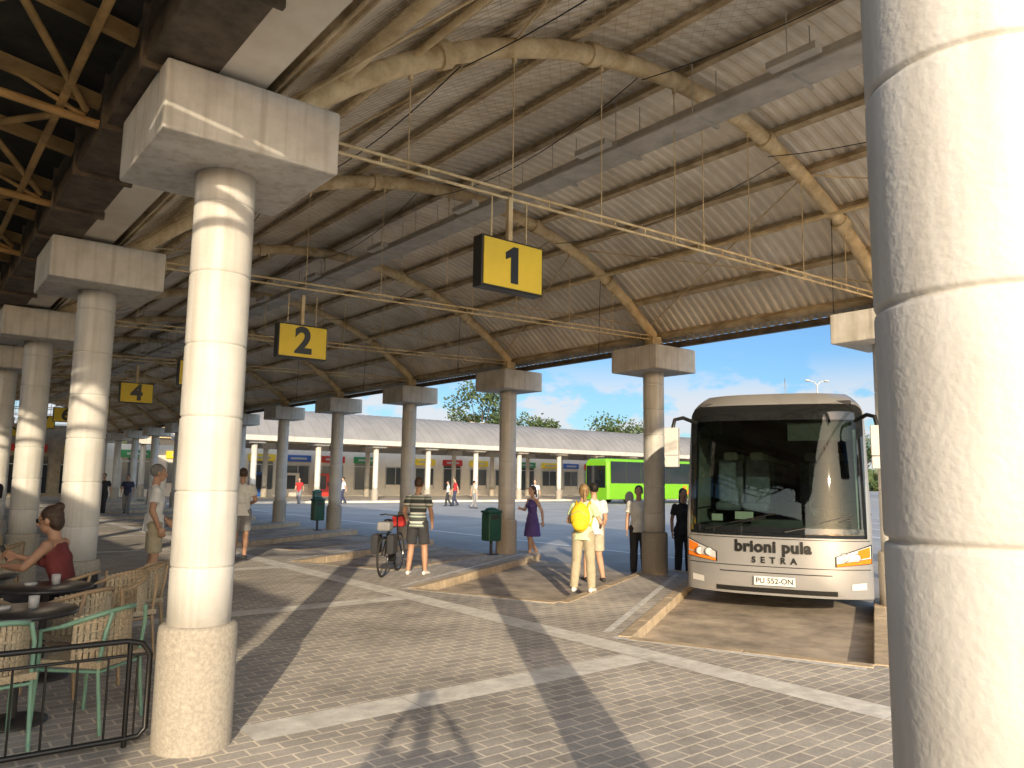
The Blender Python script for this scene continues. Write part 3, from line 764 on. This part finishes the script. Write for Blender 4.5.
DEF=dict(pelvis=(0,0,.95),waist=(0,.0,1.08),chest=(0,.01,1.27),nb=(0,-.015,1.45),head=(0,.02,1.635),
 shL=(-.175,-.01,1.40),shR=(.175,-.01,1.40),elL=(-.225,-.03,1.12),elR=(.225,-.03,1.12),wrL=(-.235,.05,.88),wrR=(.235,.05,.88),
 hipL=(-.09,0,.93),hipR=(.09,0,.93),knL=(-.10,.02,.50),knR=(.10,.02,.50),anL=(-.11,-.03,.09),anR=(.11,-.03,.09),fdL=(-.12,1,0),fdR=(.12,1,0),
 hn=None,headrot=0,headtilt=0,curl=.55)
def person(name,loc,rz,height=1.75,J=None,top='tee',topm=cl_white,bot='shorts',botm=cl_khaki,shoe=shoe_d,hair='short',hairm=hair_b,skin=skinm,female=False,vox=.0085,extra=None,glasses=False):
    j=dict(DEF); j.update(J or {}); 
    for k in j:
        if isinstance(j[k],tuple): j[k]=V(j[k])
    F=Fig(); T='top'; Bt='bot'
    sw=.93 if female else 1.0
    tw=.90 if female else 1.0
    if bot=='dress': Bt='top'
    spine=(j['chest']-j['pelvis']).normalized()
    F.cone(j['pelvis']-spine*.06,j['waist'],.168 if not female else .172,.148*tw,T,.66); F.ell(j['pelvis']-spine*.03,(.165,.115,.11),Bt)
    F.cone(j['waist'],j['chest'],.148*tw,.172*tw,T,.66); 
    sc=(j['shL']+j['shR'])/2
    F.cone(j['chest'],sc+spine*.005,.172*tw,.145*sw,T,.62); F.ell(j['chest'],(.168*tw,.112,.11),T)
    F.ell(sc,(.155*sw,.082,.055),T if top!='tank' else 'skin')
    if female:
        for s in(-1,1): F.sph(j['chest']+V((s*.07,.075,.0)),.062,T)
    F.cone(sc-spine*.01,j['nb']+spine*.03,.095,.055,T if top!='tank' else 'skin',.8)
    hd=j['head']; Rh=Matrix.Rotation(j['headrot'],3,'Z')@Matrix.Rotation(j['headtilt'],3,'X')
    F.cone(j['nb']-spine*.02,hd+Rh@V((0,-.015,-.06)),.056,.050,'skin')
    h=lambda v:hd+Rh@V(v)
    F.ell(h((0,-.005,.02)),(.074,.093,.098),'skin',Rh); F.ell(h((0,.025,-.055)),(.055,.062,.062),'skin',Rh); F.ell(h((0,.055,-.092)),(.026,.022,.02),'skin',Rh)
    F.cone(h((0,.085,.012)),h((0,.107,-.028)),.010,.016,'skin'); F.sph(h((0,.104,-.03)),.014,'skin')
    F.ell(h((0,.083,-.060)),(.024,.010,.009),'lips',Rh)
    for s in(-1,1):
        F.ell(h((s*.077,-.005,-.012)),(.011,.020,.032),'skin',Rh); F.ell(h((s*.030,.076,.028)),(.022,.012,.008),'skin',Rh)
    F.ell(h((0,-.022,.036)),(.084,.096,.096),'hair',Rh)
    if hair in('long','bun','pony'): F.ell(h((0,-.055,-.02)),(.075,.06,.085),'hair',Rh)
    if hair=='long':
        F.cone(h((0,-.07,-.02)),h((0,-.085,-.26)),.082,.06,'hair',.5)
    if hair=='bun': F.sph(h((0,-.085,.105)),.045,'hair')
    if hair=='pony': F.cone(h((0,-.11,.02)),h((0,-.13,-.16)),.032,.02,'hair')
    for s,c in((-1,'L'),(1,'R')):
        sh,el,wr=j['sh'+c],j['el'+c],j['wr'+c]; sh=V((sh.x*sw,sh.y,sh.z)); k=.88 if female else 1
        F.sph(sh,.060*k,'skin' if top=='tank' else T); F.cone(sh,el,.052*k,.040*k,'skin'); F.sph(el,.040*k,'skin')
        mid=el.lerp(wr,.3); F.cone(el,mid,.040*k,.041*k,'skin'); F.cone(mid,wr,.041*k,.027*k,'skin')
        if top=='tee': F.cone(sh-(el-sh)*.02,sh.lerp(el,.62),.066*k,.072*k,T)
        if top=='long': F.cone(sh,el,.062*k,.052*k,T); F.sph(el,.052*k,T); F.cone(el,el.lerp(wr,.93),.052*k,.040*k,T)
        d=(wr-el).normalized(); hn=j['hn'+c] if j.get('hn'+c) else V((-s,.1,0)); tv=j['tv'+c] if j.get('tv'+c) else V((0,1,0))
        if abs(d.dot(tv.normalized()))>.9: tv=V((-s,0,.3))
        hd_=j['hd'+c] if j.get('hd'+c) else d
        hand(F,wr,hd_,hn,tv,j['curl'])
        hp,kn,an=j['hip'+c],j['kn'+c],j['an'+c]; L2='skin' if bot in('shorts','dress','skirt') else Bt
        pr_=.0 if L2=='skin' else .020
        F.sph(hp,.100,Bt); F.cone(hp,kn,.088+pr_,.058+pr_,L2); F.sph(kn,.058+pr_,L2)
        cm=kn.lerp(an,.3); F.cone(kn,cm,.056+pr_,.060+pr_,L2); 
        an2=kn.lerp(an,1.0 if L2=='skin' else 1.02)
        F.cone(cm,an2,.060+pr_,.036+pr_*1.5,L2); F.cone(cm,an,.05,.036,'skin'); F.sph(an,.037,'skin' if L2=='skin' else 'shoe')
        if bot=='shorts': F.cone(hp+V((0,0,.03)),hp.lerp(kn,.86),.104,.100,Bt)
        fd=j['fd'+c].normalized(); hl=an+V((0,0,-.045))-fd*.045; ft=an+V((0,0,-.055))+fd*.10
        F.cone(an+V((0,0,-.01)),ft,.042,.038,'shoe',.8); F.sph(hl,.040,'shoe'); F.ell(ft+fd*.035,(.040,.055,.030),'shoe',Matrix((V((fd.y,-fd.x,0)),fd,V((0,0,1)))).transposed()); F.cone(hl,ft,.036,.042,'shoe',.7)
    if bot=='dress': 
        F.cone(j['waist'],j['pelvis']-V((0,0,.1)),.14,.19,T,.75); F.cone(j['pelvis']-V((0,0,.1)),j['pelvis']-V((0,0,.42)),.19,.235,T,.85)
    if top in('tee','long') and bot!='dress': F.cone(j['waist'],j['pelvis']-spine*.10,.160*tw,.186*tw if not female else .182,T,.74)
    o=F.b.obj(name+"_raw",[skin])
    rm=o.modifiers.new("r",'REMESH'); rm.mode='VOXEL'; rm.voxel_size=vox; rm.use_smooth_shade=True
    sm=o.modifiers.new("s",'SMOOTH'); sm.factor=.5; sm.iterations=2 if vox<.012 else 1
    dg=bpy.context.evaluated_depsgraph_get(); me=bpy.data.meshes.new_from_object(o.evaluated_get(dg)); bpy.data.objects.remove(o)
    labs={'skin':0,'top':1,'bot':2,'shoe':3,'hair':4,'lips':5}
    me.materials.clear()
    for m in(skin,topm,botm,shoe,hairm,lipm): me.materials.append(m)
    nf=len(me.polygons); cen=np.zeros(nf*3); me.polygons.foreach_get("center",cen); cen=cen.reshape(-1,3)
    idx=np.array([labs[q[-1]] for q in F.p])[F.sd(cen).argmin(0)]
    me.polygons.foreach_set("material_index",idx.astype(np.int32)); me.polygons.foreach_set("use_smooth",np.ones(nf,bool)); me.update()
    e=empty(name,loc,rz,height/1.75); link("body",me,e)
    b=MB()
    for s in(-1,1): b.ell(h((s*.030,.0775,.008)),(.013,.009,.008),0,10,8,Rh); b.ell(h((s*.030,.084,.008)),(.006,.004,.006),1,8,6,Rh)
    b.obj("eyes",[eyew,eyed],e)
    if glasses:
        b=MB()
        for s in(-1,1): b.ell(h((s*.032,.092,.008)),(.026,.006,.020),0,14,8,Rh); b.path([h((s*.056,.088,.014)),h((s*.080,.0,.01))],.003,0,6)
        b.tube(h((-.01,.095,.012)),h((.01,.095,.012)),.003); b.obj("sunglasses",m_black,e)
    if extra: extra(e,j)
    return e
AWAY=-AZ; TOW=pi-AZ; LEFT=pi/2-AZ; RIGHT=-pi/2-AZ
def at(lat,dep,z=0): x,y=cw(lat,dep); return (x,y,z)
hold=dict(elL=(-.23,.06,1.14),wrL=(-.17,.26,1.10),elR=(.23,.06,1.14),wrR=(.17,.26,1.10))
walk=dict(knL=(-.09,.12,.51),anL=(-.10,.14,.10),knR=(.10,.02,.50),anR=(.10,-.22,.13),elL=(-.23,-.12,1.14),wrL=(-.24,-.14,.90),elR=(.23,.04,1.13),wrR=(.22,.19,.93))
def phone_x(e,j):
    b=MB(); b.box((0,.352,1.70),(.15,.008,.075)); b.obj("phone",m_black,e,bevel=.003)
px,py=cw(0.04,-.385)
person("photographer",(px,py,0),AWAY,1.78,dict(elL=(-.36,.06,1.30),wrL=(-.17,.20,1.57),elR=(.36,.06,1.30),wrR=(.17,.20,1.57),head=(0,.02,1.63),
   hdL=(.55,.62,.5),hdR=(-.55,.62,.5),hnL=(1,0,0),hnR=(-1,0,0),tvL=(0,-.2,1),tvR=(0,-.2,1),curl=.3),extra=phone_x,topm=cl_navy,bot='shorts')
person("man",at(-5.15,11.3),RIGHT+.5,1.84,dict(elL=(-.25,.0,1.13),wrL=(-.20,.17,.98),elR=(.24,-.05,1.13),wrR=(.24,.05,.90)),hairm=hair_g,skin=skin2)
person("man",at(-5.45,15.8),AWAY+.3,1.84,dict(walk,elR=(.25,.02,1.14),wrR=(.18,.22,1.08)),bot='shorts',botm=cl_grey,hairm=hair_b,skin=skin2)
person("man",at(-1.64,13.9),AWAY-.2,1.70,dict(anL=(-.15,-.03,.09),anR=(.16,0,.09),knL=(-.12,.02,.5),knR=(.13,.03,.5),elL=(-.27,.02,1.15),wrL=(-.30,.20,1.02),elR=(.26,-.03,1.13),wrR=(.25,.08,.92)),topm=cl_stripe,bot='shorts',botm=cl_dark,shoe=shoe_w,hairm=hair_b,skin=skin2)
person("woman",at(.53,18.4,G),LEFT+.6,1.68,dict(walk,elR=(.22,.08,1.16),wrR=(.12,.28,1.20)),top='tank',topm=cl_purple,bot='dress',shoe=shoe_w,hair='pony',hairm=hair_b,female=True)
def bp_x(e,j):
    b=MB(); b.ell((0,-.20,1.22),(.165,.105,.24),0,20,14); b.ell((0,-.28,1.12),(.12,.055,.11),0,16,10)
    for s in(-1,1): b.path([(s*.10,-.12,1.38),(s*.115,-.02,1.475),(s*.12,.10,1.38),(s*.13,.11,1.22),(s*.14,-.08,1.08)],.018,0,8)
    b.path([(-.03,-.18,1.44),(0,-.2,1.48),(.03,-.18,1.44)],.008,0,6)
    b.path([(-.14,-.27,1.26),(0,-.31,1.33),(.14,-.27,1.26)],.006,1,6); b.obj("backpack",[cl_yellow,cl_khaki],e)
person("woman",at(1.14,12.1),AWAY-.35,1.64,dict(elL=(-.27,.04,1.14),wrL=(-.2,.25,1.10),elR=(.28,.04,1.14),wrR=(.24,.24,1.08),knL=(-.12,.02,.5),knR=(.12,.02,.5),anL=(-.15,-.03,.09),anR=(.14,0,.09),headrot=.4),topm=cl_mint,bot='trousers',botm=cl_khaki,shoe=shoe_w,hair='pony',hairm=hair_bl,female=True,extra=bp_x)
person("man",at(1.42,13.2),AWAY+.2,1.66,dict(walk),topm=cl_white,bot='shorts',botm=cl_cream,hairm=hair_k)
person("man",at(2.54,15.35,G),TOW-.2,1.74,dict(),topm=cl_white,bot='trousers',botm=cl_dark,hairm=hair_k)
person("woman",at(3.40,15.3,G),TOW,1.70,dict(),topm=cl_dark,bot='trousers',botm=cl_dark,hairm=hair_k,female=True,hair='long')
sit=dict(pelvis=(0,0,.55),waist=(0,.03,.68),chest=(0,.09,.85),nb=(0,.125,1.02),head=(0,.18,1.19),shL=(-.165,.12,.975),shR=(.165,.12,.975),
 elL=(-.22,.26,.80),elR=(.22,.24,.78),wrL=(-.10,.47,.80),wrR=(.08,.46,.86),hipL=(-.09,.02,.52),hipR=(.09,.02,.52),knL=(-.10,.44,.53),knR=(.11,.43,.53),
 anL=(-.10,.42,.10),anR=(.12,.50,.10),headtilt=-.15,curl=.7)
def ph2(e,j):
    b=MB(); b.box((.05,.56,.90),(.075,.01,.15),0,Matrix.Rotation(-.5,3,'X')); b.obj("phone",m_black,e,bevel=.003)
person("seated_woman",(1.38,8.35,0),LEFT+.1,1.86,sit,top='tank',topm=cl_maroon,bot='trousers',botm=cl_dark,shoe=shoe_d,hair='bun',hairm=hair_b,skin=skin2,female=True,glasses=True,extra=ph2)
person("seated_man",(1.05,13.6,0),TOW,1.75,dict(sit),topm=cl_dark,bot='trousers',botm=cl_dark,hairm=hair_k)
person("man",(1.28,14.9,0),LEFT,1.82,hold,topm=cl_dark,bot='trousers',botm=cl_dark,hairm=hair_k,vox=.014)
for la,de,fc_,tm,bm in((-17.8,34,TOW,cl_dark,cl_dark),(-17.0,34.5,TOW,cl_navy,cl_grey),(-4.0,50,LEFT,cl_white,cl_dark),(-2.2,47,RIGHT,cl_cream,cl_grey),(-3.6,50.5,LEFT,cl_red,cl_navy),(-13.6,50,TOW,cl_red,cl_grey),(-11.2,52,LEFT,cl_white,cl_navy),(5,52,LEFT,cl_navy,cl_dark),(1.4,44,TOW,cl_white,cl_grey)):
    x,y=cw(la,de); person("pedestrian",(x,y,0 if (x<6.4 or y>49) else G),fc_+random.uniform(-.5,.5),random.uniform(1.6,1.82),walk,topm=tm,bot='trousers',botm=bm,vox=.02,hairm=hair_k)

# ---------------------------------------------------------------- bicycle
e=empty("bicycle",at(-2.12,14.05),AWAY-.12); b=MB(); wheels=[(0,-.52,.345),(0,.52,.345)]
for c in wheels:
    b.path([(0,c[1]+.33*math.cos(a),c[2]+.33*math.sin(a)) for a in np.linspace(0,2*pi,32,endpoint=False)],.02,0,8,closed=True)
    b.path([(0,c[1]+.305*math.cos(a),c[2]+.305*math.sin(a)) for a in np.linspace(0,2*pi,32,endpoint=False)],.008,1,6,closed=True)
    for i in range(16):
        a=i*pi/8; b.tube((.02*(-1)**i,c[1],c[2]),(0,c[1]+.3*math.cos(a),c[2]+.3*math.sin(a)),.0015,None,1,4)
    b.tube((-.05,c[1],c[2]),(.05,c[1],c[2]),.02,None,1,8)
b.obj("wheels",[m_rubber,m_chrome],e)
b=MB(); bbk=(0,-.08,.30); st=(0,-.20,.80); hdp=(0,.36,.82); hb=(0,.40,.66)
for p,q in((bbk,st),(st,hdp),(bbk,hb),((.04,-.52,.345),bbk),((-.04,-.52,.345),bbk),((.03,-.52,.345),st),((-.03,-.52,.345),st),(hb,(.05,.52,.345)),(hb,(-.05,.52,.345)),(hb,hdp),(st,(0,-.23,.92)),(hdp,(0,.34,1.0))): b.tube(p,q,.015,None,0,8)
b.path([(-.30,.25,1.02),(-.22,.32,1.03),(0,.35,1.0),(.22,.32,1.03),(.30,.25,1.02)],.013,0,8)
b.box((0,-.42,.74),(.12,.42,.015)); b.tube((0,-.08,.3),(.1,-.08,.3),.08,None,0,14); b.tube((.1,-.08,.3),(.1,-.2,.2),.01); b.tube((-.1,-.08,.3),(-.1,.04,.4),.01)
b.obj("frame",m_black,e)
b=MB(); b.ell((0,-.24,.95),(.075,.13,.03)); b.obj("saddle",m_black,e)
b=MB(); b.box((.14,-.46,.56),(.13,.32,.34)); b.box((-.14,-.46,.56),(.13,.32,.34)); b.box((0,-.44,.86),(.24,.26,.16),2); b.box((0,.46,.9),(.24,.18,.2),1)
b.obj("pannier",[cl_dark,cl_red,cl_grey],e,bevel=.04)

def bin_(x,y):
    e=empty("litter_bin",(x,y,0)); b=MB(); b.box((0,0,.62),(.36,.30,.62)); b.box((0,0,.96),(.40,.34,.06)); b.ell((0,0,.98),(.18,.15,.08)); b.obj("body",m_green,e,bevel=.03)
    b=MB(); b.tube((0,0,0),(0,0,.32),.035); b.box((0,0,.01),(.26,.26,.02)); b.box((0,-.152,.84),(.22,.01,.09)); b.obj("post",m_dark,e)
bin_(*cw(-.42,17.75)); bin_(*cw(-6.1,24.7)); bin_(*cw(-9.2,37))

# ---------------------------------------------------------------- cafe furniture
m_mint=simple("mint_frame",(.22,.40,.29),.4); m_weave=mat("weave",(.55,.45,.30),.75,var=.3,vscale=60,bump=.6,bscale=120); m_wood=mat("chair_wood",(.38,.27,.16),.6)
def chair(x,y,rz,fm,wm,name="cafe_chair"):
    e=empty(name,(x,y,0),rz); b=MB()
    for sx_ in(-1,1):
        b.path([(sx_*.26,.24,0),(sx_*.25,.22,.44),(sx_*.27,.20,.66),(sx_*.27,.05,.69)],.014,0,8)
        b.path([(sx_*.22,-.25,0),(sx_*.22,-.20,.44),(sx_*.21,-.235,.66),(sx_*.18,-.25,.78)],.014,0,8)
        b.tube((sx_*.25,.22,.40),(sx_*.22,-.21,.40),.011)
    b.tube((-.25,.22,.40),(.25,.22,.40),.011); b.tube((-.22,-.21,.40),(.22,-.21,.40),.011)
    arcp=[(.27*math.cos(a),.05-.28*math.sin(a)*1.02,.69+.10*math.sin(a)) for a in np.linspace(0,pi,15)]; b.path(arcp,.017,0,8)
    b.obj("frame",fm,e)
    b=MB(); b.box((0,0,.445),(.49,.46,.045))
    As=np.linspace(.10*pi,.90*pi,19)
    for a in As:   # woven slats of the curved back
        k=.262; x_,y_=k*math.cos(a),.05-.272*math.sin(a)
        Rz=Matrix.Rotation(-a+pi/2,3,'Z')
        b.box((x_,y_,.595+.04*math.sin(a)),(.030,.010,.27+.06*math.sin(a)),0,Rz)
    for z in(.50,.56,.62,.68): b.path([(.262*math.cos(a),.05-.272*math.sin(a),z+.05*math.sin(a)) for a in As],.010,0,6)
    b.obj("woven_seat",wm,e,bevel=.006)
m_ttop=mat("table_top",(.035,.033,.035),.3,var=.1)
def table(x,y,r=.36,stuff=True):
    e=empty("cafe_table",(x,y,0)); b=MB(); b.lathe([(r-.01,.725),(r,.732),(r,.748),(r-.008,.755)],n=36); b.obj("top",m_ttop,e)
    b=MB(); b.tube((0,0,.02),(0,0,.73),.03,None,0,12); b.lathe([(.22,0),(.22,.015),(.05,.035)],n=24); b.obj("pedestal",m_dark,e)
    if stuff:
        b=MB(); b.lathe([(.032,.756),(.036,.84),(.033,.84),(.029,.765)],(.08,.05,0),0,16); b.lathe([(.05,.756),(.052,.775),(.045,.78)],(-.1,.1,0),0,16); b.obj("glass_and_ashtray",m_grey,e)
table(.80,6.45); table(1.12,7.7); table(.68,8.8); table(.6,12.2)
chair(1.22,6.15,-2.4+pi,m_mint,m_weave); chair(.55,5.95,.2,m_mint,m_weave); chair(1.28,7.15,.6,m_wood,m_weave); chair(.55,7.3,-.5,m_wood,m_weave)
chair(2.12,8.75,1.3,m_wood,m_weave); chair(1.40,8.30,LEFT+.1,m_wood,cl_dark); chair(1.75,7.95,1.9,m_wood,m_weave); chair(1.2,12.0,1.4,m_wood,m_weave); chair(1.05,13.55,TOW,m_wood,m_weave); chair(.2,8.3,-1.2,m_wood,m_weave)
e=empty("cafe_railing",(0,5.52,0)); b=MB()
rail=[(-3,.10,.65),(1.28,-.03,.65),(1.37,-.035,.63),(1.42,-.035,.56),(1.42,-.035,.10),(1.38,-.035,.055),(1.30,-.03,.05),(-3,.10,.05)]
b.path(rail,.018,0,10); b.tube((-3,.09,.56),(1.42,-.035,.56),.010,None,0,8)
x=-2.9
while x<1.35: yy=.10-(x+3)/4.28*.13; b.tube((x,yy,.05),(x,yy,.56),.007,None,0,6); x+=.17
for x in(-2.9,-.8,1.3): b.tube((x,.10-(x+3)/4.28*.13,0),(x,.10-(x+3)/4.28*.13,.65),.016,None,0,8)
b.obj("bars",m_black,e)
print("OBJS",len(bpy.data.objects))
